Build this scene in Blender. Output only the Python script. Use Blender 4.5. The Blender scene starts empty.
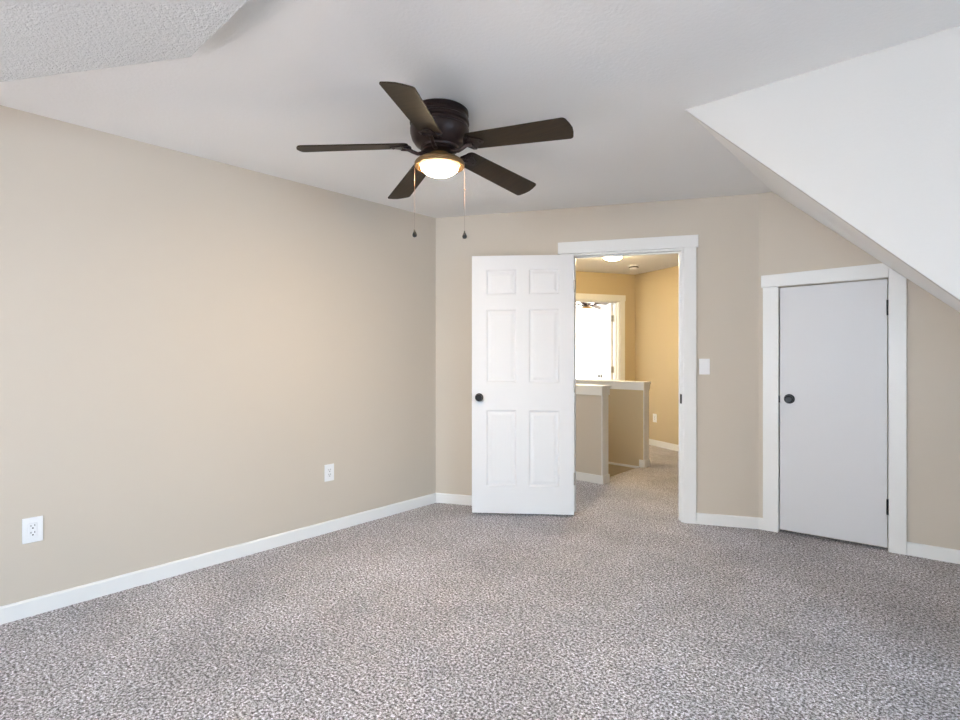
import bpy, bmesh, math, random
from mathutils import Vector, Matrix
PI = math.pi
S = bpy.context.scene
COL = S.collection
H = 2.44                      # ceiling height

# ------------------------------------------------------------------ camera
cam_d = bpy.data.cameras.new('camera')
cam_d.sensor_fit = 'HORIZONTAL'; cam_d.sensor_width = 36.0
cam_d.lens = 36.0 * 533.83 / 960.0
cam_d.shift_y = -(360 - 354.996) / 960.0
cam_d.clip_start = 0.05
cam = bpy.data.objects.new('camera', cam_d); COL.objects.link(cam)
cam.location = (0, 0, 1.2647)
cam.rotation_euler = (PI / 2, 0, math.radians(42.0994))
S.camera = cam

# ------------------------------------------------------------------ world, daylight, exposure
S.view_settings.view_transform = 'Standard'; S.view_settings.look = 'None'
S.view_settings.gamma = 1.0; S.view_settings.use_curve_mapping = False
S.view_settings.exposure = 0.23
W = bpy.data.worlds.new('world'); S.world = W; W.use_nodes = True
wn = W.node_tree.nodes; wl = W.node_tree.links
bgn = wn['Background']; bgn.inputs[1].default_value = 1.0
bgn.inputs[0].default_value = (0.62, 0.76, 1.0, 1)

def area(name, loc, direction, sx, sy, power, col, spread=PI):
    l = bpy.data.lights.new(name, 'AREA'); l.shape = 'RECTANGLE'
    l.size = sx; l.size_y = sy; l.energy = power; l.color = col; l.spread = spread
    o = bpy.data.objects.new(name, l); COL.objects.link(o)
    o.location = loc
    o.rotation_euler = Vector(direction).to_track_quat('-Z', 'Y').to_euler()
    return o
# daylight standing just outside the panes
area('daylight_dormer', (3.42, 0.95, 1.42), (-1, 0.0, -0.42), 1.85, 1.30, 41, (0.52, 0.77, 1.0), math.radians(88))
area('daylight_rear', (-0.60, -4.42, 1.45), (-0.05, 1, -0.30), 3.9, 1.30, 92, (0.72, 0.87, 1.0), math.radians(115))

sun_d = bpy.data.lights.new('bounce_sun', 'SUN'); sun_d.energy = 125; sun_d.color = (1, 0.98, 0.95); sun_d.angle = 0.02
bounce_sun = bpy.data.objects.new('bounce_sun', sun_d); COL.objects.link(bounce_sun); bounce_sun.location = (0, -8, 6)
# added: enters by the rear window, bounces off unseen carpet to brighten the ceiling
bounce_sun.rotation_euler = Vector((0.05, math.cos(math.radians(37)), -math.sin(math.radians(37)))).to_track_quat('-Z', 'Y').to_euler()

# ------------------------------------------------------------------ materials
def new_mat(name):
    m = bpy.data.materials.new(name); m.use_nodes = True
    return m, m.node_tree.nodes, m.node_tree.links, m.node_tree.nodes['Principled BSDF']

def paint(name, col, rough=0.55, bump=0.06, scale=90.0, spec=0.3, dist=0.002):
    m, n, l, b = new_mat(name)
    b.inputs['Base Color'].default_value = (*col, 1)
    b.inputs['Roughness'].default_value = rough
    b.inputs['Specular IOR Level'].default_value = spec
    if bump:
        tc = n.new('ShaderNodeTexCoord')
        nz = n.new('ShaderNodeTexNoise'); nz.inputs['Scale'].default_value = scale
        nz.inputs['Detail'].default_value = 3; nz.inputs['Roughness'].default_value = 0.55
        bp = n.new('ShaderNodeBump'); bp.inputs['Strength'].default_value = bump
        bp.inputs['Distance'].default_value = dist
        l.new(tc.outputs['Object'], nz.inputs['Vector'])
        l.new(nz.outputs['Fac'], bp.inputs['Height']); l.new(bp.outputs['Normal'], b.inputs['Normal'])
    return m

M_wall = paint('wall_paint', (0.605, 0.542, 0.462), 0.6, 0.10, 120)
M_hall = paint('hall_wall_paint', (0.58, 0.475, 0.31), 0.6, 0.10, 120)
M_ceil = paint('ceiling_paint', (0.87, 0.855, 0.83), 0.8, 0.35, 70, 0.15, 0.004)
M_ceil_shade = paint('shaded_ceiling_paint', (0.65, 0.635, 0.61), 0.8, 0.25, 70, 0.15, 0.003)  # ceiling paint toned down for the cheek, shade put into its colour
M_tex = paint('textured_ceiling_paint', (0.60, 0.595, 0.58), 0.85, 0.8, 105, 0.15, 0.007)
M_trim = paint('white_trim_paint', (0.83, 0.83, 0.82), 0.35, 0.03, 40, 0.45)
M_door = paint('white_door_paint', (0.79, 0.79, 0.80), 0.4, 0.05, 60, 0.4)
M_cdoor = paint('closet_door_paint', (0.70, 0.70, 0.72), 0.4, 0.04, 60, 0.4)
M_plas = paint('white_plastic', (0.85, 0.86, 0.88), 0.3, 0, 1, 0.5)
M_dark = paint('dark_slot', (0.01, 0.01, 0.01), 0.5, 0)
M_far = paint('bright_room_paint', (0.85, 0.84, 0.80), 0.6, 0.05)

def metal(name, col, rough, met=0.9):
    m, n, l, b = new_mat(name)
    tc = n.new('ShaderNodeTexCoord'); nz = n.new('ShaderNodeTexNoise')
    nz.inputs['Scale'].default_value = 14
    mx = n.new('ShaderNodeMixRGB'); mx.inputs[1].default_value = (*[c * 0.8 for c in col], 1)
    mx.inputs[2].default_value = (*[min(1, c * 1.25) for c in col], 1)
    l.new(tc.outputs['Object'], nz.inputs['Vector']); l.new(nz.outputs['Fac'], mx.inputs[0])
    l.new(mx.outputs[0], b.inputs['Base Color'])
    b.inputs['Metallic'].default_value = met; b.inputs['Roughness'].default_value = rough
    return m
M_bronze = metal('oil_rubbed_bronze', (0.030, 0.017, 0.015), 0.36, 0.55)
M_lit_ring = metal('lamplit_bronze_ring', (0.24, 0.14, 0.055), 0.42, 0.4)  # bronze with the golden lamplight put into its colour
M_black = metal('black_metal', (0.012, 0.012, 0.013), 0.3, 0.5)
M_steel = metal('satin_nickel', (0.45, 0.43, 0.40), 0.35)
M_brass = metal('chain_brass', (0.16, 0.08, 0.05), 0.55, 0.2)

def mk_blade():
    m, n, l, b = new_mat('walnut_blade')
    tc = n.new('ShaderNodeTexCoord'); mp = n.new('ShaderNodeMapping')
    mp.inputs['Scale'].default_value = (2.5, 40, 8)
    nz = n.new('ShaderNodeTexNoise'); nz.inputs['Scale'].default_value = 3; nz.inputs['Detail'].default_value = 6
    r = n.new('ShaderNodeValToRGB')
    r.color_ramp.elements[0].position = 0.3; r.color_ramp.elements[0].color = (0.018, 0.012, 0.007, 1)
    r.color_ramp.elements[1].position = 0.75; r.color_ramp.elements[1].color = (0.038, 0.025, 0.013, 1)
    l.new(tc.outputs['Object'], mp.inputs[0]); l.new(mp.outputs[0], nz.inputs['Vector'])
    l.new(nz.outputs['Fac'], r.inputs[0]); l.new(r.outputs[0], b.inputs['Base Color'])
    b.inputs['Roughness'].default_value = 0.5; b.inputs['Specular IOR Level'].default_value = 0.2
    return m
M_blade = mk_blade()

def mk_carpet(name='carpet'):
    m, n, l, b = new_mat(name)
    tc = n.new('ShaderNodeTexCoord')
    v = n.new('ShaderNodeTexNoise'); v.inputs['Scale'].default_value = 90
    v.inputs['Detail'].default_value = 4; v.inputs['Roughness'].default_value = 0.85
    v2 = n.new('ShaderNodeTexVoronoi'); v2.inputs['Scale'].default_value = 170
    big = n.new('ShaderNodeTexNoise'); big.inputs['Scale'].default_value = 1.7
    big.inputs['Detail'].default_value = 4; big.inputs['Roughness'].default_value = 0.6
    for t in (v, v2, big): l.new(tc.outputs['Object'], t.inputs['Vector'])
    r = n.new('ShaderNodeValToRGB'); e = r.color_ramp.elements
    e[0].position = 0.425; e[0].color = (0.045, 0.038, 0.042, 1)
    e[1].position = 0.575; e[1].color = (0.91, 0.90, 0.97, 1)
    k = e.new(0.497); k.color = (0.42, 0.385, 0.40, 1)
    l.new(v.outputs['Fac'], r.inputs[0])
    sp = n.new('ShaderNodeSeparateColor'); l.new(v2.outputs['Color'], sp.inputs[0])
    mr = n.new('ShaderNodeMapRange'); mr.inputs[3].default_value = 0.55; mr.inputs[4].default_value = 1.42
    l.new(sp.outputs[0], mr.inputs[0])
    mb = n.new('ShaderNodeMapRange'); mb.inputs[1].default_value = 0.3; mb.inputs[2].default_value = 0.7
    mb.inputs[3].default_value = 0.70; mb.inputs[4].default_value = 1.08
    l.new(big.outputs['Fac'], mb.inputs[0])
    mu = n.new('ShaderNodeMath'); mu.operation = 'MULTIPLY'
    l.new(mr.outputs[0], mu.inputs[0]); l.new(mb.outputs[0], mu.inputs[1])
    vm = n.new('ShaderNodeVectorMath'); vm.operation = 'SCALE'
    l.new(r.outputs[0], vm.inputs[0]); l.new(mu.outputs[0], vm.inputs['Scale'])
    l.new(vm.outputs[0], b.inputs['Base Color'])
    bp = n.new('ShaderNodeBump'); bp.inputs['Strength'].default_value = 0.9; bp.inputs['Distance'].default_value = 0.008
    l.new(v.outputs['Fac'], bp.inputs['Height']); l.new(bp.outputs['Normal'], b.inputs['Normal'])
    b.inputs['Roughness'].default_value = 0.95; b.inputs['Specular IOR Level'].default_value = 0.1
    b.inputs['Sheen Weight'].default_value = 0.25
    return m
M_carpet = mk_carpet()

def emit(name, col, strength, base=(0.9, 0.88, 0.82)):
    m, n, l, b = new_mat(name)
    b.inputs['Base Color'].default_value = (*base, 1); b.inputs['Roughness'].default_value = 0.3
    b.inputs['Emission Color'].default_value = (*col, 1); b.inputs['Emission Strength'].default_value = strength
    return m
M_bowl = emit('lit_frosted_glass', (1.0, 0.76, 0.48), 340)
def hot_spot(m):
    # frosted bowl: bulb glow strongest at the middle of the glass, creamy at the rim
    n, l = m.node_tree.nodes, m.node_tree.links; b = n['Principled BSDF']
    tc = n.new('ShaderNodeTexCoord'); d = n.new('ShaderNodeVectorMath'); d.operation = 'DISTANCE'
    d.inputs[1].default_value = (0, 0, -.312)
    mr = n.new('ShaderNodeMapRange'); mr.interpolation_type = 'SMOOTHSTEP'
    mr.inputs[1].default_value = .072; mr.inputs[2].default_value = .098
    mr.inputs[3].default_value = 370; mr.inputs[4].default_value = 0.9
    l.new(tc.outputs['Object'], d.inputs[0]); l.new(d.outputs['Value'], mr.inputs[0]); l.new(mr.outputs[0], b.inputs['Emission Strength'])
hot_spot(M_bowl)
M_hlamp = emit('lit_hall_glass', (1.0, 0.76, 0.40), 200)

def mk_pane():
    m, n, l, b = new_mat('window_glass')
    n.remove(b)
    t = n.new('ShaderNodeBsdfTransparent'); g = n.new('ShaderNodeBsdfGlossy'); g.inputs['Roughness'].default_value = 0.02
    mx = n.new('ShaderNodeMixShader'); mx.inputs[0].default_value = 0.05
    l.new(t.outputs[0], mx.inputs[1]); l.new(g.outputs[0], mx.inputs[2])
    l.new(mx.outputs[0], n['Material Output'].inputs[0])
    return m
M_pane = mk_pane()

# ------------------------------------------------------------------ mesh helpers
def obj(name, bm, m, parent=None, smooth=False, bevel=0.0, seg=2):
    me = bpy.data.meshes.new(name)
    bmesh.ops.recalc_face_normals(bm, faces=bm.faces)
    bm.to_mesh(me); bm.free(); me.materials.append(m)
    if smooth:
        for p in me.polygons: p.use_smooth = True
        try: me.set_sharp_from_angle(angle=math.radians(38))
        except Exception: pass
    o = bpy.data.objects.new(name, me); COL.objects.link(o)
    if parent: o.parent = parent
    if bevel:
        b = o.modifiers.new('bevel', 'BEVEL'); b.width = bevel; b.segments = seg; b.limit_method = 'ANGLE'
    return o

def frame(ox, oy, ux, uy):
    """local (u, n, z) -> world; u along the wall, n towards the room side (right-hand side of u)"""
    return lambda u, n, z: Vector((ox + ux * u + uy * n, oy + uy * u - ux * n, z))
ident = lambda x, y, z: Vector((x, y, z))

def box(bm, a, b, F=ident):
    x0, y0, z0 = a; x1, y1, z1 = b
    v = [bm.verts.new(F(x, y, z)) for z in (z0, z1) for x, y in ((x0, y0), (x1, y0), (x1, y1), (x0, y1))]
    for f in ((0, 1, 2, 3), (4, 5, 6, 7), (0, 1, 5, 4), (1, 2, 6, 5), (2, 3, 7, 6), (3, 0, 4, 7)):
        bm.faces.new([v[i] for i in f])

def prism_uz(bm, pts, n0, n1, F=ident):
    """polygon in (u,z) extruded from n0 to n1"""
    A = [bm.verts.new(F(u, n0, z)) for u, z in pts]; B = [bm.verts.new(F(u, n1, z)) for u, z in pts]
    bm.faces.new(A); bm.faces.new(B[::-1]); k = len(pts)
    for i in range(k): bm.faces.new([A[i], A[(i + 1) % k], B[(i + 1) % k], B[i]])

def prism_xy(bm, pts, z0, z1):
    A = [bm.verts.new((x, y, z0)) for x, y in pts]; B = [bm.verts.new((x, y, z1)) for x, y in pts]
    bm.faces.new(A); bm.faces.new(B[::-1]); k = len(pts)
    for i in range(k): bm.faces.new([A[i], A[(i + 1) % k], B[(i + 1) % k], B[i]])

def lathe(bm, prof, M=Matrix.Identity(4), seg=40):
    rings = []
    for r, z in prof:
        if r < 1e-5: rings.append([bm.verts.new(M @ Vector((0, 0, z)))])
        else: rings.append([bm.verts.new(M @ Vector((r * math.cos(2 * PI * i / seg), r * math.sin(2 * PI * i / seg), z))) for i in range(seg)])
    for a, b in zip(rings, rings[1:]):
        for i in range(seg):
            j = (i + 1) % seg
            if len(a) == 1 and len(b) == 1: break
            if len(a) == 1: bm.faces.new([a[0], b[j], b[i]])
            elif len(b) == 1: bm.faces.new([a[i], a[j], b[0]])
            else: bm.faces.new([a[i], a[j], b[j], b[i]])

def tube(bm, pts, r, seg=8):
    pts = [Vector(p) for p in pts]; rings = []
    for i, p in enumerate(pts):
        d = (pts[min(i + 1, len(pts) - 1)] - pts[max(i - 1, 0)]).normalized()
        s = Vector((0, 0, 1)) if abs(d.z) < 0.9 else Vector((1, 0, 0))
        a = d.cross(s).normalized(); b = d.cross(a).normalized()
        rr = r[i] if isinstance(r, (list, tuple)) else r
        rings.append([bm.verts.new(p + (a * math.cos(2 * PI * k / seg) + b * math.sin(2 * PI * k / seg)) * rr) for k in range(seg)])
    for A, B in zip(rings, rings[1:]):
        for k in range(seg): bm.faces.new([A[k], A[(k + 1) % seg], B[(k + 1) % seg], B[k]])
    bm.faces.new(rings[0][::-1]); bm.faces.new(rings[-1])

def empty(name, loc, rz=0):
    o = bpy.data.objects.new(name, None); COL.objects.link(o)
    o.location = loc; o.rotation_euler = (0, 0, rz); o.empty_display_size = 0.1
    return o
def tag(o, label, cat, group=None):
    o['label'] = label; o['category'] = cat
    if group: o['group'] = group
    return o
def struct(o, label=None):
    o['kind'] = 'structure'
    if label: o['label'] = label
    return o
def copy_tree(o, parent=None):
    c = o.copy(); COL.objects.link(c)
    if parent: c.parent = parent
    for ch in [x for x in bpy.data.objects if x.parent == o and x is not c]: copy_tree(ch, c)
    return c
def bm_(): return bmesh.new()

# ------------------------------------------------------------------ plan (metres, camera above the origin)
XL = -3.357                                   # left wall
Bx, By = -3.3569, 3.1478                      # left wall / doorway wall corner
Dx, Dy = -1.1012, 4.2459                      # doorway wall / closet wall corner
UD = (0.89912, 0.43770); LD = 2.5088          # doorway wall direction
UC = (0.99538, 0.09605)                       # closet wall direction
FD = frame(Bx, By, *UD)
FC = frame(Dx, Dy, *UC)
FL = frame(XL, By, 0, -1)                     # u runs towards the camera; n: right side of u = -x
FLr = lambda u, n, z: Vector((XL + n, By - u, z))
XR, YR = 3.2, -4.2                            # dormer front wall, rear wall
YK = 2.56                                     # dormer cheek
XK = 1.1                                      # knee wall

# ------------------------------------------------------------------ floor with stair opening
SX, SY0, SY1 = -2.71, 4.80, 5.69
bm = bm_()
for a, b in (((-8.5, YR - .12), (XR + .12, SY0 - .02)), ((SX, SY0 - .02), (0.6, SY1 + .03)), ((-9.5, SY1 + .03), (0.6, 14.0))):
    box(bm, (a[0], a[1], -0.20), (b[0], b[1], 0.0))
struct(obj('floor', bm, M_carpet), 'speckled greyish carpet running from the bedroom into the hall')

# ------------------------------------------------------------------ ceilings
bm = bm_(); box(bm, (-9.5, YR - .12, H), (XR + .12, 14.0, H + .12))
struct(obj('ceiling', bm, M_ceil))
zs = 2.30
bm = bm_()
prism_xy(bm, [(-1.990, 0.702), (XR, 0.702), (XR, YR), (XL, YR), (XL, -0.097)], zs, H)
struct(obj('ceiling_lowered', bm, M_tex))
# roof slope between cheek and closet wall (slightly out of true, as built)
zc = lambda x: H - 1.00 * (x + 0.985)
zw = lambda x: H - 0.915 * (x + 1.015)
bm = bm_()
N = 8
rows = []
for i in range(N + 1):
    t = i / N
    y0 = YK + 0.001
    xa, xb = -0.985 + t * (XK + 0.985), -1.015 + t * (XK + 1.015)
    yb = Dy + UC[1] / UC[0] * (xb - Dx) + 0.01
    rows.append([bm.verts.new((xa, y0, zc(xa))), bm.verts.new((xb, yb, zw(xb))),
                 bm.verts.new((xb + .02, yb, zw(xb) + .12)), bm.verts.new((xa + .02, y0, zc(xa) + .12))])
for A, B in zip(rows, rows[1:]):
    for k in range(4): bm.faces.new([A[k], A[(k + 1) % 4], B[(k + 1) % 4], B[k]])
bm.faces.new(rows[0]); bm.faces.new(rows[-1][::-1])
struct(obj('ceiling_slope', bm, M_ceil))

# ------------------------------------------------------------------ walls
T = 0.12
def win_wall(name, F, L, w0, w1, z0, z1, m, top=H):
    bm = bm_()
    box(bm, (0, -T, 0), (w0, 0, top), F); box(bm, (w1, -T, 0), (L, 0, top), F)
    box(bm, (w0, -T, 0), (w1, 0, z0), F); box(bm, (w0, -T, z1), (w1, 0, top), F)
    return struct(obj(name, bm, m))
bm = bm_(); box(bm, (XL - T, YR - T, 0), (XL, By + 0.02, H)); struct(obj('wall_left', bm, M_wall), 'long greige bedroom wall left of the doorway')
# doorway wall, rough opening 1.155..1.995, height 2.064
OP0, OP1, OPH = 1.172, 1.978, 2.056
bm = bm_()
box(bm, (0, -T, 0), (OP0 - .02, 0, H), FD); box(bm, (OP1 + .02, -T, 0), (LD, 0, H), FD)
box(bm, (OP0 - .02, -T, OPH + .02), (OP1 + .02, 0, H), FD)
struct(obj('wall_back', bm, M_wall), 'greige wall with the open doorway')
# closet wall with shallow recess behind the small door
c0, c1, ch = 0.130, 0.751, 1.752
LC = 2.35
bm = bm_()
prism_uz(bm, [(0, 0), (c0, 0), (c0, H), (0, H)], 0, -.07, FC)
prism_uz(bm, [(c1, 0), (LC, 0), (LC, H), (c1, H)], 0, -.07, FC)
prism_uz(bm, [(c0, 1.748), (c1, 1.760), (c1, H), (c0, H)], 0, -.07, FC)
box(bm, (0, -T, 0), (LC, -.07, H), FC)
struct(obj('wall_closet', bm, M_wall), 'greige gable wall around the small closet door')
# dormer cheek
bm = bm_()
prism_uz(bm, [(-0.985, H), (XK + .02, H), (XK + .02, zc(XK + .02) - .001), (-0.985, H - .001)], YK, YK + .08, lambda u, n, z: Vector((u, n, z)))
struct(obj('wall_cheek', bm, M_ceil_shade))
bm = bm_(); box(bm, (XK, YK, 0), (XR + T, YK + .1, H)); struct(obj('wall_dormer_side', bm, M_wall))
bm = bm_(); box(bm, (XK, YK + .1, 0), (XK + .1, 4.6, .7)); struct(obj('wall_knee', bm, M_wall))
FR = lambda u, n, z: Vector((XR - n, YR + u, z))
win_wall('wall_right', FR, YK - YR, 4.20, 6.10, 0.75, 2.08, M_wall)
FB = lambda u, n, z: Vector((XL + u, YR + n, z))
win_wall('wall_rear', FB, XR - XL, 0.80, 4.72, 0.80, 2.10, M_wall)
def window(name, F, w0, w1, z0, z1):
    bm = bm_(); f = .06
    box(bm, (w0, -T, z0), (w1, -.02, z0 + f), F); box(bm, (w0, -T, z1 - f), (w1, -.02, z1), F)
    box(bm, (w0, -T, z0 + f), (w0 + f, -.02, z1 - f), F); box(bm, (w1 - f, -T, z0 + f), (w1, -.02, z1 - f), F)
    c = (w0 + w1) / 2; box(bm, (c - .03, -.09, z0 + f), (c + .03, -.03, z1 - f), F)
    w = struct(obj(name, bm, M_trim))
    bm = bm_(); box(bm, (w0 + f, -.066, z0 + f), (c - .03, -.060, z1 - f), F); box(bm, (c + .03, -.066, z0 + f), (w1 - f, -.060, z1 - f), F)
    obj('pane', bm, M_pane, w)
window('window_1', FR, 4.20, 6.10, 0.75, 2.08)
window('window_2', FB, 0.80, 4.72, 0.80, 2.10)

# ------------------------------------------------------------------ hall and far room shell
Cx, Cy = -3.560, 7.330                        # far corner of the hall
UH = (0.906, -0.423)                          # hall right wall, running back towards the camera side
UF = (-0.467, -0.884)                         # far hall wall, running left from the corner
FH = frame(Cx, Cy, *UH)
FF = lambda u, n, z: Vector((Cx + UF[0] * u - UF[1] * n, Cy + UF[1] * u + UF[0] * n, z))   # n towards hall
bm = bm_(); box(bm, (-.05, -T, 0), (4.6, 0, H), FH); struct(obj('wall_hall_right', bm, M_hall))
# far wall, doorway from u=FO0 to FO1
FO0, FO1, FOH = 0.285, 1.07, 2.030
bm = bm_()
box(bm, (0, -T, 0), (FO0 - .02, 0, H), FF); box(bm, (FO1 + .02, -T, 0), (3.3, 0, H), FF); box(bm, (4.5, -T, 0), (5.6, 0, H), FF)
box(bm, (3.3, -T, 0), (4.5, 0, .9), FF); box(bm, (3.3, -T, 2.1), (4.5, 0, H), FF)  # unseen opening, cut for the added hall light
box(bm, (FO0 - .02, -T, FOH + .02), (FO1 + .02, 0, H), FF)
struct(obj('wall_hall_far', bm, M_hall))
# sides that close the hall out of sight
bm = bm_(); box(bm, (0.45, 4.4, 0), (0.57, 5.9, H)); struct(obj('wall_hall_end', bm, M_hall))
bm = bm_(); box(bm, (-6.6, 2.5, 0), (XL - T, 2.62, H)); struct(obj('wall_hall_left', bm, M_hall))
area('added_hall_fill', FF(3.9, -T - .08, 1.5), FF(0, 1, -.25) - FF(0, 0, 0), 1.15, 1.15, 60, (0.80, 0.90, 1.0))  # added light behind an invented opening, brightens the near half wall
# far room
bm = bm_()
box(bm, (-3.0, -5.2, 0), (-2.88, -T, H), FF); box(bm, (-3.0, -5.32, 0), (3.0, -5.2, H), FF); box(bm, (2.88, -5.2, 0), (3.0, -T, H), FF)
box(bm, (-3.0, -T, 0), (-.05, 0, H), FF)
struct(obj('wall_far_room', bm, M_far))
area('daylight_far_room', FF(-2.8, -2.9, 1.5), FF(1, 0, 0) - FF(0, 0, 0), 2.6, 1.6, 560, (1.0, 0.97, 0.90))

# stairwell half walls
def half_wall(name, y0, x1, x0, label):
    bm = bm_(); box(bm, (x0, y0, -2.4), (x1, y0 + T, 0.90))
    return struct(obj(name, bm, M_wall if 'near' in name else M_hall), label)
HX1, HY1 = -2.625, 4.68
HX2, HY2 = -2.665, 5.69
half_wall('wall_stair_near', HY1, HX1, -5.0, 'grey half wall in front of the stairwell')
half_wall('wall_stair_far', HY2, HX2, -5.0, 'golden half wall behind the stairwell')
def cap(name, y0, x1, x0, label):
    bm = bm_()
    box(bm, (x0, y0 - .018, 0.868), (x1 + .018, y0 + T + .018, 0.945))
    box(bm, (x0, y0 - .03, 0.945), (x1 + .03, y0 + T + .03, 0.962))
    box(bm, (x1, y0 - .0, 0.0), (x1 + .012, y0 + T, 0.868))
    return struct(obj(name, bm, M_trim, bevel=.002), label)
cap('trim_1', HY1, HX1, -5.0, 'white cap board on the near stair half wall')
cap('trim_2', HY2, HX2, -5.0, 'white cap board on the far stair half wall')
bm = bm_()
box(bm, (-5.0, HY1 - .013, 0), (HX1 + .026, HY1, .083)); box(bm, (HX1 + .012, HY1, 0), (HX1 + .026, HY1 + T, .083))
struct(obj('baseboard_stair_near', bm, M_trim, bevel=.003))
bm = bm_()
box(bm, (SX, HY2 - .013, 0), (HX2 + .026, HY2, .083)); box(bm, (HX2 + .012, HY2, 0), (HX2 + .026, HY2 + T, .083))
box(bm, (-5.0, HY2 - .006, -.02), (SX, HY2, .006))
struct(obj('baseboard_stair_far', bm, M_trim, bevel=.003))
# stairs going down to the left
bm = bm_()
for i in range(9):
    box(bm, (SX - .24 * (i + 1), SY0 + .006, -.19 * i - .30), (SX - .24 * i, SY1 - .007, -.19 * i - .12))
st = obj('staircase', bm, M_carpet)
tag(st, 'dark carpeted stairs dropping away between the two hall half walls', 'stairs')
bm = bm_(); box(bm, (-5.12, SY0 - .2, -2.4), (-5.0, SY1 + .2, -.2)); struct(obj('wall_stairwell', bm, M_hall))

# ------------------------------------------------------------------ trim
def casing(name, F, o0, o1, hh, lw, head, ov, z0h, jamb=True, label=None, wt=T):
    """legs, head and jamb of a door opening o0..o1"""
    bm = bm_()
    box(bm, (o0 - .018 - lw, 0, 0), (o0 - .018, .018, z0h), F)
    box(bm, (o1 + .018, 0, 0), (o1 + .018 + lw, .018, z0h), F)
    box(bm, (o0 - .018 - lw - ov, 0, z0h), (o1 + .018 + lw + ov, .022, z0h + head), F)
    if jamb:
        box(bm, (o0 - .02, -wt, 0), (o0, 0.002, hh), F); box(bm, (o1, -wt, 0), (o1 + .02, 0.002, hh), F)
        box(bm, (o0 - .02, -wt, hh), (o1 + .02, 0.002, hh + .02), F)
        for a, b in ((o0, o0 + .012), (o1 - .012, o1)): box(bm, (a, -.08, 0), (b, -.045, hh), F)
        box(bm, (o0, -.08, hh - .012), (o1, -.045, hh), F)
    return struct(obj(name, bm, M_trim, bevel=.002), label)
c = casing('trim_3', FD, OP0, OP1, OPH, .089, .092, .014, 2.072, label='white casing around the open bedroom doorway')
bm = bm_(); box(bm, (OP1 - .005, -.034, .898), (OP1 + .006, .006, .968), FD)
obj('strike_plate', bm, M_dark, c)
casing('trim_4', FF, FO0, FO1, FOH, 0.080, .085, .010, 2.045, label='white casing around the far hall doorway')

# closet casing cut along the slope
bm = bm_()
zr = lambda u: H - 0.915 * (Dx + UC[0] * u + 1.015) - .004
box(bm, (0.030, 0, 0), (0.128, .018, 1.752), FC)
prism_uz(bm, [(.019, 1.752), (.751, 1.764), (.751, zr(.751)), (.722, zr(.722)), (.019, 1.838)], 0, .022, FC)
prism_uz(bm, [(.753, 0), (.842, 0), (.842, zr(.842)), (.751, zr(.751)), (.751, 1.0)], 0, .0215, FC)
box(bm, (0.118, -.07, 0), (0.131, .002, 1.75), FC); box(bm, (0.750, -.07, 0), (0.760, .002, 1.76), FC)
struct(obj('trim_5', bm, M_trim, bevel=.002), 'white casing around the small closet door, clipped by the slope')

def baseboard(name, F, segs, m=M_trim):
    bm = bm_()
    for a, b in segs:
        prism = [(0, 0), (.013, 0), (.013, .074), (.008, .082), (0, .082)]
        A = [bm.verts.new(F(a, n, z)) for n, z in prism]; Bv = [bm.verts.new(F(b, n, z)) for n, z in prism]
        bm.faces.new(A); bm.faces.new(Bv[::-1])
        for i in range(5): bm.faces.new([A[i], A[(i + 1) % 5], Bv[(i + 1) % 5], Bv[i]])
    return struct(obj(name, bm, m))
baseboard('baseboard_left', FLr, [(0, By - YR)])
baseboard('baseboard_back', FD, [(0, OP0 - .108), (OP1 + .108, LD)])
baseboard('baseboard_closet', FC, [(0, .030), (.842, 2.2)])
baseboard('baseboard_hall_right', FH, [(0, 4.4)])
baseboard('baseboard_hall_far', FF, [(0, FO0 - .105), (FO1 + .105, 5.5)])

# ------------------------------------------------------------------ doors
def knob_bm(M, r=.027, rose=.033, length=.058):
    bm = bm_()
    lathe(bm, [(0, 0), (rose, 0), (rose, .004), (rose * .9, .008), (.014, .010), (.011, .016), (.011, length * .5),
               (r * .75, length * .58), (r, length * .75), (r * .96, length * .9), (r * .7, length), (r * .35, length * .985), (0, length * .985)], M, 28)
    return bm
def toM(p, d):
    q = Vector(d).to_track_quat('Z', 'Y').to_matrix().to_4x4()
    return Matrix.Translation(p) @ q

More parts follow.
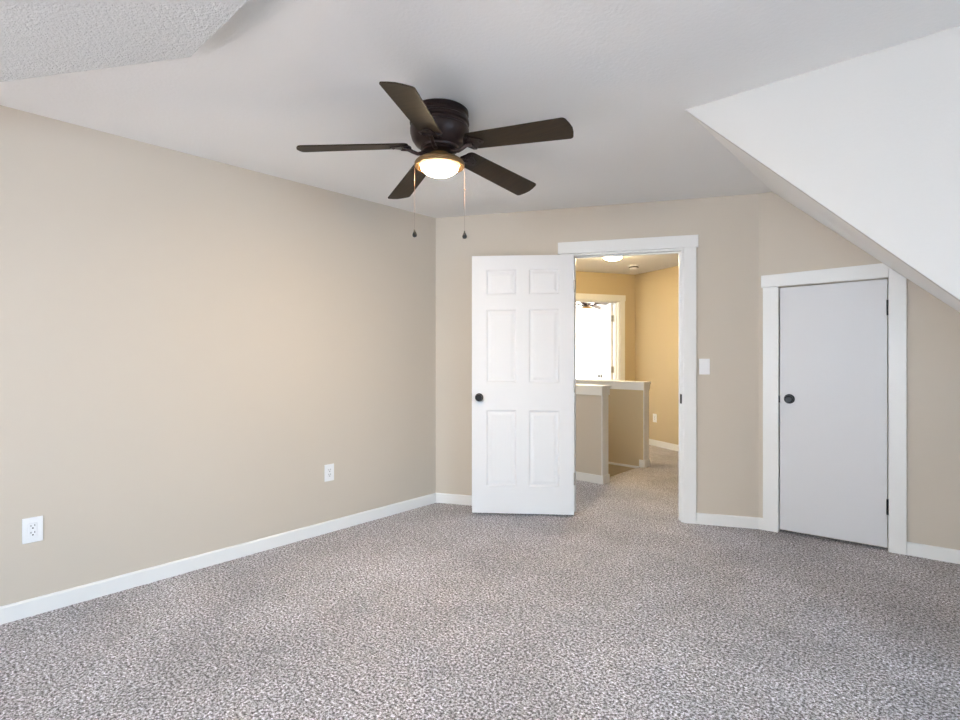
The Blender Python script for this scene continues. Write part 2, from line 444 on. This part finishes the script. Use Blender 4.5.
def panel_door(name, F, w, h, z0, m, label, knob_u, hinge_u, hinge_zs, knob_mat, hinge_mat, both=True, ths=.035, panels=True):
    """slab 0..w; room face at n=0, back at n=-ths; six moulded panels on both faces"""
    bm = bm_()
    box(bm, (0, -ths, z0), (w, 0, z0 + h), F)
    d = struct(obj(name, bm, m), label)
    bv = d.modifiers.new('b', 'BEVEL'); bv.width = .002; bv.segments = 2
    if panels:
        # cut the panels as real recesses with a raised field
        bm = bm_()
        bmv = bm_(); 
        me = d.data; b2 = bmesh.new()
        us = [0, .115, .115 + (w - .33) / 2, w - .115 - (w - .33) / 2, w - .115, w]
        zt = [0, .110, .307, .425, 1.00, 1.218, 1.815, h]
        zsz = [z0 + h - t for t in zt][::-1]
        bm.free(); bmv.free()
        for side in (0, 1):
            n0 = 0 if side == 0 else -ths; sg = -1 if side == 0 else 1
            for i in range(5):
                for j in range(7):
                    a0, a1, b0, b1 = us[i], us[i + 1], zsz[j], zsz[j + 1]
                    if i in (1, 3) and j in (1, 3, 5):
                        rings = []
                        for ins, dp in ((0, 0), (.010, .008), (.020, .008), (.042, .002)):
                            rings.append([b2.verts.new(F(u, n0 + sg * dp, z)) for u, z in
                                          ((a0 + ins, b0 + ins), (a1 - ins, b0 + ins), (a1 - ins, b1 - ins), (a0 + ins, b1 - ins))])
                        for A, Bq in zip(rings, rings[1:]):
                            for k in range(4): b2.faces.new([A[k], A[(k + 1) % 4], Bq[(k + 1) % 4], Bq[k]])
                        b2.faces.new(rings[-1])
                    else:
                        b2.faces.new([b2.verts.new(F(u, n0, z)) for u, z in ((a0, b0), (a1, b0), (a1, b1), (a0, b1))])
        for (a, b_) in (((0, z0), (w, z0)), ((w, z0), (w, z0 + h)), ((w, z0 + h), (0, z0 + h)), ((0, z0 + h), (0, z0))):
            b2.faces.new([b2.verts.new(F(a[0], 0, a[1])), b2.verts.new(F(b_[0], 0, b_[1])), b2.verts.new(F(b_[0], -ths, b_[1])), b2.verts.new(F(a[0], -ths, a[1]))])
        bmesh.ops.remove_doubles(b2, verts=b2.verts, dist=1e-5)
        bmesh.ops.recalc_face_normals(b2, faces=b2.faces)
        b2.to_mesh(me); b2.free()
        d.modifiers.clear()
    n_dir = F(0, 1, 0) - F(0, 0, 0)
    obj('knob', knob_bm(toM(F(knob_u, 0, .93), n_dir)), knob_mat, d, True)
    if both: obj('knob', knob_bm(toM(F(knob_u, -ths, .93), -n_dir)), knob_mat, d, True)
    for z in hinge_zs:
        bm = bm_()
        sgn = 1 if hinge_u > w / 2 else -1
        box(bm, (hinge_u - .002, -ths + .002, z - .045), (hinge_u + .002, .002, z + .045), F)
        tube(bm, [F(hinge_u + sgn * .003, .004, z - .048), F(hinge_u + sgn * .003, .004, z + .048)], .0065, 10)
        obj('hinge', bm, hinge_mat, d, True)
    return d
# open door folded back against the doorway wall
fr = FD(1.188, .098, 0); fl_dir = Matrix.Rotation(math.radians(11.5), 2) @ Vector((-UD[0], -UD[1]))
DW = .80
FDoor = frame(fr.x + fl_dir.x * DW, fr.y + fl_dir.y * DW, -fl_dir.x, -fl_dir.y)
d1 = panel_door('door_1', FDoor, DW, 2.03, .018, M_door, 'white six-panel door folded back beside the doorway', .058, DW, (.30, 1.02, 1.80), M_black, M_steel)
bm = bm_(); box(bm, (-.002, -.030, .90), (.001, -.005, .96), FDoor); obj('latch_plate', bm, M_black, d1)

# small closet door (flat slab, nearly flush)
bm = bm_()
prism_uz(bm, [(.137, .024), (.745, .024), (.745, 1.755), (.137, 1.743)], .004, -.031, FC)
d2 = struct(obj('door_2', bm, M_cdoor, bevel=.0015), 'small flat white closet door under the slope')
nC = FC(0, 1, 0) - FC(0, 0, 0)
obj('knob', knob_bm(toM(FC(.196, .004, .955), nC), .028, .034), M_black, d2, True)
for z in (1.570, .286):
    bm = bm_(); box(bm, (.741, .002, z - .047), (.7495, .0055, z + .047), FC)
    tube(bm, [FC(.7475, .010, z - .050), FC(.7475, .010, z + .050)], .0065, 10)
    obj('hinge', bm, M_black, d2, True)
bm = bm_(); box(bm, (.130, -.01, .925), (.138, .0055, .975), FC); obj('strike_plate', bm, M_black, d2)

# far hall door, standing open into the bright room
hp = FF(FO0 + .012, -T + .01, 0)
R42 = math.radians(42.0994)
ep = Vector((1.975 * math.cos(R42) - 8.52 * math.sin(R42), 1.975 * math.sin(R42) + 8.52 * math.cos(R42), 0))
dv = (ep - hp); dv.z = 0; dv.normalize()
FD3 = frame(hp.x, hp.y, dv.x, dv.y)
d3 = panel_door('door_3', FD3, .74, 2.02, .012, M_door, 'white door standing open into the bright far room', .74 - .06, 0, (.28, 1.05, 1.80), M_black, M_steel)

# ------------------------------------------------------------------ outlets and switch
def outlet(F, u, z, label, group, w=.075, h=.118, gfci=True):
    o = F(u, 0, z); ax = F(u + 1, 0, z) - o
    e = empty('wall_outlet', o)
    def L(uu, n, zz): return F(u + uu, n, z + zz) - o
    bm = bm_(); box(bm, (-w / 2, 0, -h / 2), (w / 2, .006, h / 2), L); obj('cover_plate', bm, M_plas, e, bevel=.0025, seg=3)
    bm = bm_(); box(bm, (-.0165, .005, -.0335), (.0165, .0085, .0335), L)
    r = obj('receptacle', bm, M_plas, e, bevel=.0012)
    for s in (-.0165, .0165):
        bm = bm_()
        box(bm, (-.0085, .0083, s + .001), (-.0060, .0092, s + .010), L); box(bm, (.0060, .0083, s + .001), (.0085, .0092, s + .009), L)
        lathe(bm, [(0, 0), (.0032, 0), (.0032, .001), (0, .001)], toM(L(0, .0083, s - .007), L(0, 1, 0) - L(0, 0, 0)), 12)
        obj('socket_slot', bm, M_dark, r)
    return tag(e, label, 'outlet', None)
outlet(FLr, 2.680, .415, 'white wall outlet low on the left wall, nearest the left edge of the photo', None, .079, .122)
outlet(FLr, 1.041, .425, 'small white wall outlet farther along the left wall, nearer the open door', None, .076, .120)
outlet(FH, .4236, .387, 'white wall outlet low on the warm beige hall wall beyond the doorway', None)
o = FD(2.142, 0, 1.178); e = empty('light_switch', o)
L = lambda uu, n, zz: FD(2.142 + uu, n, 1.178 + zz) - o
bm = bm_(); box(bm, (-.037, 0, -.059), (.037, .006, .059), L); obj('cover_plate', bm, M_plas, e, bevel=.0025, seg=3)
bm = bm_(); prism = [(.005, -.0335), (.0075, -.0335), (.0125, .0335), (.005, .0335)]
A = [bm.verts.new(L(-.0165, n, z)) for n, z in prism]; Bv = [bm.verts.new(L(.0165, n, z)) for n, z in prism]
bm.faces.new(A); bm.faces.new(Bv[::-1])
for i in range(4): bm.faces.new([A[i], A[(i + 1) % 4], Bv[(i + 1) % 4], Bv[i]])
obj('rocker', bm, M_plas, e, bevel=.001)
tag(e, 'white rocker light switch on the wall right of the doorway casing', 'light switch')

# ------------------------------------------------------------------ ceiling fan
def make_fan(loc, off):
    e = empty('ceiling_fan', loc)
    bm = bm_()
    lathe(bm, [(0, 0), (.132, 0), (.139, -.006), (.140, -.022), (.133, -.028), (.133, -.042), (.141, -.048), (.143, -.064), (.135, -.070),
               (.135, -.084), (.142, -.090), (.141, -.110), (.132, -.140), (.116, -.163), (.095, -.176), (.092, -.185), (0, -.185)], seg=56)
    obj('motor_housing', bm, M_bronze, e, True)
    bm = bm_()
    lathe(bm, [(0, -.183), (.078, -.183), (.080, -.196), (.060, -.204), (.045, -.206), (0, -.206)], seg=40)
    obj('flywheel', bm, M_bronze, e, True)
    zb = -.2235
    R42 = math.radians(42.0994)
    tilt = Matrix.Rotation(math.radians(-2.38), 4, Vector((math.cos(R42), math.sin(R42), 0)))
    for i in range(5):
        a = off + i * 2 * PI / 5
        Rz = Matrix.Rotation(a, 4, 'Z')
        # pitched about its own length: right-hand edge (looking outwards) high
        P = Matrix.Translation((0, 0, zb)) @ tilt @ Rz @ Matrix.Translation((.645, 0, 0)) @ Matrix.Rotation(math.radians(5.2), 4, 'Y') @ Matrix.Translation((-.645, 0, 0)) @ Matrix.Rotation(math.radians(12.8), 4, 'X').inverted()
        Q = Matrix.Translation((0, 0, zb)) @ tilt @ Rz @ Matrix.Translation((0, 0, -zb))
        bm = bm_()
        r0, r1, w0, w1 = .150, .664, .058, .070
        pts = []
        for k in range(7):                                   # rounded root corners
            t = -PI / 2 + (k - 6) * (PI / 2) / 6
            pts.append((r0 + .03 + .03 * math.cos(t), -(w0 - .03) + .03 * math.sin(t)))
        def corner(cx, cy, r, t0, t1):
            return [(cx + r * math.cos(t0 + (t1 - t0) * k / 6), cy + r * math.sin(t0 + (t1 - t0) * k / 6)) for k in range(7)]
        out = corner(r0 + .03, -(w0 - .03), .03, -PI, -PI / 2)
        out += corner(r1 - .03, -(w1 - .018), .018, -PI / 2, -.25)
        out += [(r1 - .0045, -.03), (r1, 0), (r1 - .0045, .03)]
        out += corner(r1 - .03, w1 - .018, .018, .25, PI / 2)
        out += corner(r0 + .03, w0 - .03, .03, PI / 2, PI)
        A = [bm.verts.new(P @ Vector((x, y, 0))) for x, y in out]; Bv = [bm.verts.new(P @ Vector((x, y, .006))) for x, y in out]
        bm.faces.new(A[::-1]); bm.faces.new(Bv)
        for k in range(len(out)): bm.faces.new([A[k], A[(k + 1) % len(out)], Bv[(k + 1) % len(out)], Bv[k]])
        b = obj('blade', bm, M_blade, e, bevel=.0015)
        # iron: curved arm and scrolled three-lobed plate under the blade root
        bm = bm_()
        tube(bm, [Q @ Vector(p) for p in ((.055, 0, -.194), (.080, 0, -.206), (.105, 0, -.211), (.128, 0, -.203), (.150, 0, -.192), (.180, 0, -.193))],
             [.011, .010, .009, .009, .010, .008], 10)
        lob = [(x - .036, y) for x, y in ((.170, 0), (.180, .030), (.196, .052), (.214, .054), (.222, .040), (.240, .026), (.262, .018), (.272, 0))]
        lob = lob + [(x, -y) for x, y in lob[-2:0:-1]]
        A = [bm.verts.new(P @ Vector((x, y, -.001))) for x, y in lob]; Bv = [bm.verts.new(P @ Vector((x, y, -.007))) for x, y in lob]
        bm.faces.new(A); bm.faces.new(Bv[::-1])
        for k in range(len(lob)): bm.faces.new([A[k], A[(k + 1) % len(lob)], Bv[(k + 1) % len(lob)], Bv[k]])
        for x, y in ((.176, .040), (.176, -.040), (.219, 0)):
            lathe(bm, [(.008, -.006), (.008, -.010), (0, -.0125)], P @ Matrix.Translation((x, y, 0)), 12)
        for sg in (1, -1):
            tube(bm, [P @ Vector((x, y * sg, -.009)) for x, y in ((.136, .004), (.150, .026), (.166, .043), (.178, .036), (.170, .022), (.156, .012))], .004, 8)
        obj('blade_bracket', bm, M_bronze, b, True)
    # light kit
    bm = bm_()
    lathe(bm, [(0, -.204), (.046, -.204), (.050, -.212), (.052, -.222), (.075, -.228), (.104, -.236), (.116, -.246), (.120, -.252), (.121, -.264), (.117, -.270), (.104, -.268), (.097, -.258), (0, -.252)], seg=56)
    lk = obj('light_fitter', bm, M_lit_ring, e, True)
    bm = bm_()
    prof = [(.095, -.260)]
    for k in range(1, 11):
        t = k / 10 * PI / 2; prof.append((.095 * math.cos(t), -.260 - .052 * math.sin(t)))
    prof[-1] = (0, prof[-1][1])
    lathe(bm, prof, seg=48)
    obj('glass_bowl', bm, M_bowl, e, True)
    # chains hang from the fitter sides, across the view
    for sg, ln in ((-1, .318), (1, .325)):
        dx, dy = math.cos(R42) * .118 * sg, math.sin(R42) * .118 * sg
        bm = bm_()
        tube(bm, [(dx * .97, dy * .97, -.250), (dx * 1.02, dy * 1.02, -.262), (dx * 1.02, dy * 1.02, -.262 - ln)], .0005, 6)
        if sg == 1: lathe(bm, [(0, .004), (.004, 0), (0, -.004)], Matrix.Translation((dx * 1.02, dy * 1.02, -.262 - .115)), 10)
        ch = obj('pull_chain', bm, M_brass, e, True)
        bm = bm_()
        lathe(bm, [(0, .022), (.0025, .018), (.004, .010), (.0095, -.001), (.0115, -.009), (.009, -.017), (0, -.021)], Matrix.Translation((dx * 1.02, dy * 1.02, -.270 - ln)), 16)
        obj('finial', bm, M_black, ch, True)
    return e
fan = make_fan((-1.871, 1.780, H), math.radians(14.32))
tag(fan, 'dark bronze five-blade ceiling fan with lit glass bowl hanging in the bedroom', 'ceiling fan', 'ceiling fans')
fan2 = copy_tree(fan); fan2.location = (-5.48, 9.20, H)
fan2['label'] = 'distant ceiling fan glimpsed through the far hall doorway in the bright room'

# ------------------------------------------------------------------ hall ceiling lamp, smoke detector
e = empty('hall_ceiling_light', (-2.988, 5.589, H))
bm = bm_(); lathe(bm, [(0, 0), (.125, 0), (.127, -.012), (.115, -.018), (0, -.018)], seg=40); obj('base_ring', bm, M_trim, e, True)
bm = bm_(); lathe(bm, [(.113, -.017), (.112, -.040), (.096, -.062), (.060, -.080), (0, -.086)], seg=40); obj('glass_dome', bm, M_hlamp, e, True)
bm = bm_(); lathe(bm, [(0, -.084), (.008, -.086), (.006, -.092), (0, -.094)], seg=16); obj('finial', bm, M_steel, e, True)
tag(e, 'lit flush dome light on the hall ceiling just beyond the doorway', 'ceiling light')
e = empty('smoke_detector', (-3.20, 6.55, H))
bm = bm_(); lathe(bm, [(0, 0), (.075, 0), (.075, -.012), (.062, -.016), (0, -.016)], seg=32); obj('base_plate', bm, M_plas, e, True)
bm = bm_(); lathe(bm, [(.056, -.015), (.058, -.034), (.045, -.050), (0, -.052)], seg=32); obj('sensor_cap', bm, M_plas, e, True)
bm = bm_(); lathe(bm, [(.056, -.019), (.0600, -.021), (.0600, -.033), (.056, -.035)], seg=32); obj('vent_slot', bm, M_dark, e, True)
tag(e, 'small round white smoke detector on the hall ceiling behind the lit dome', 'smoke detector')
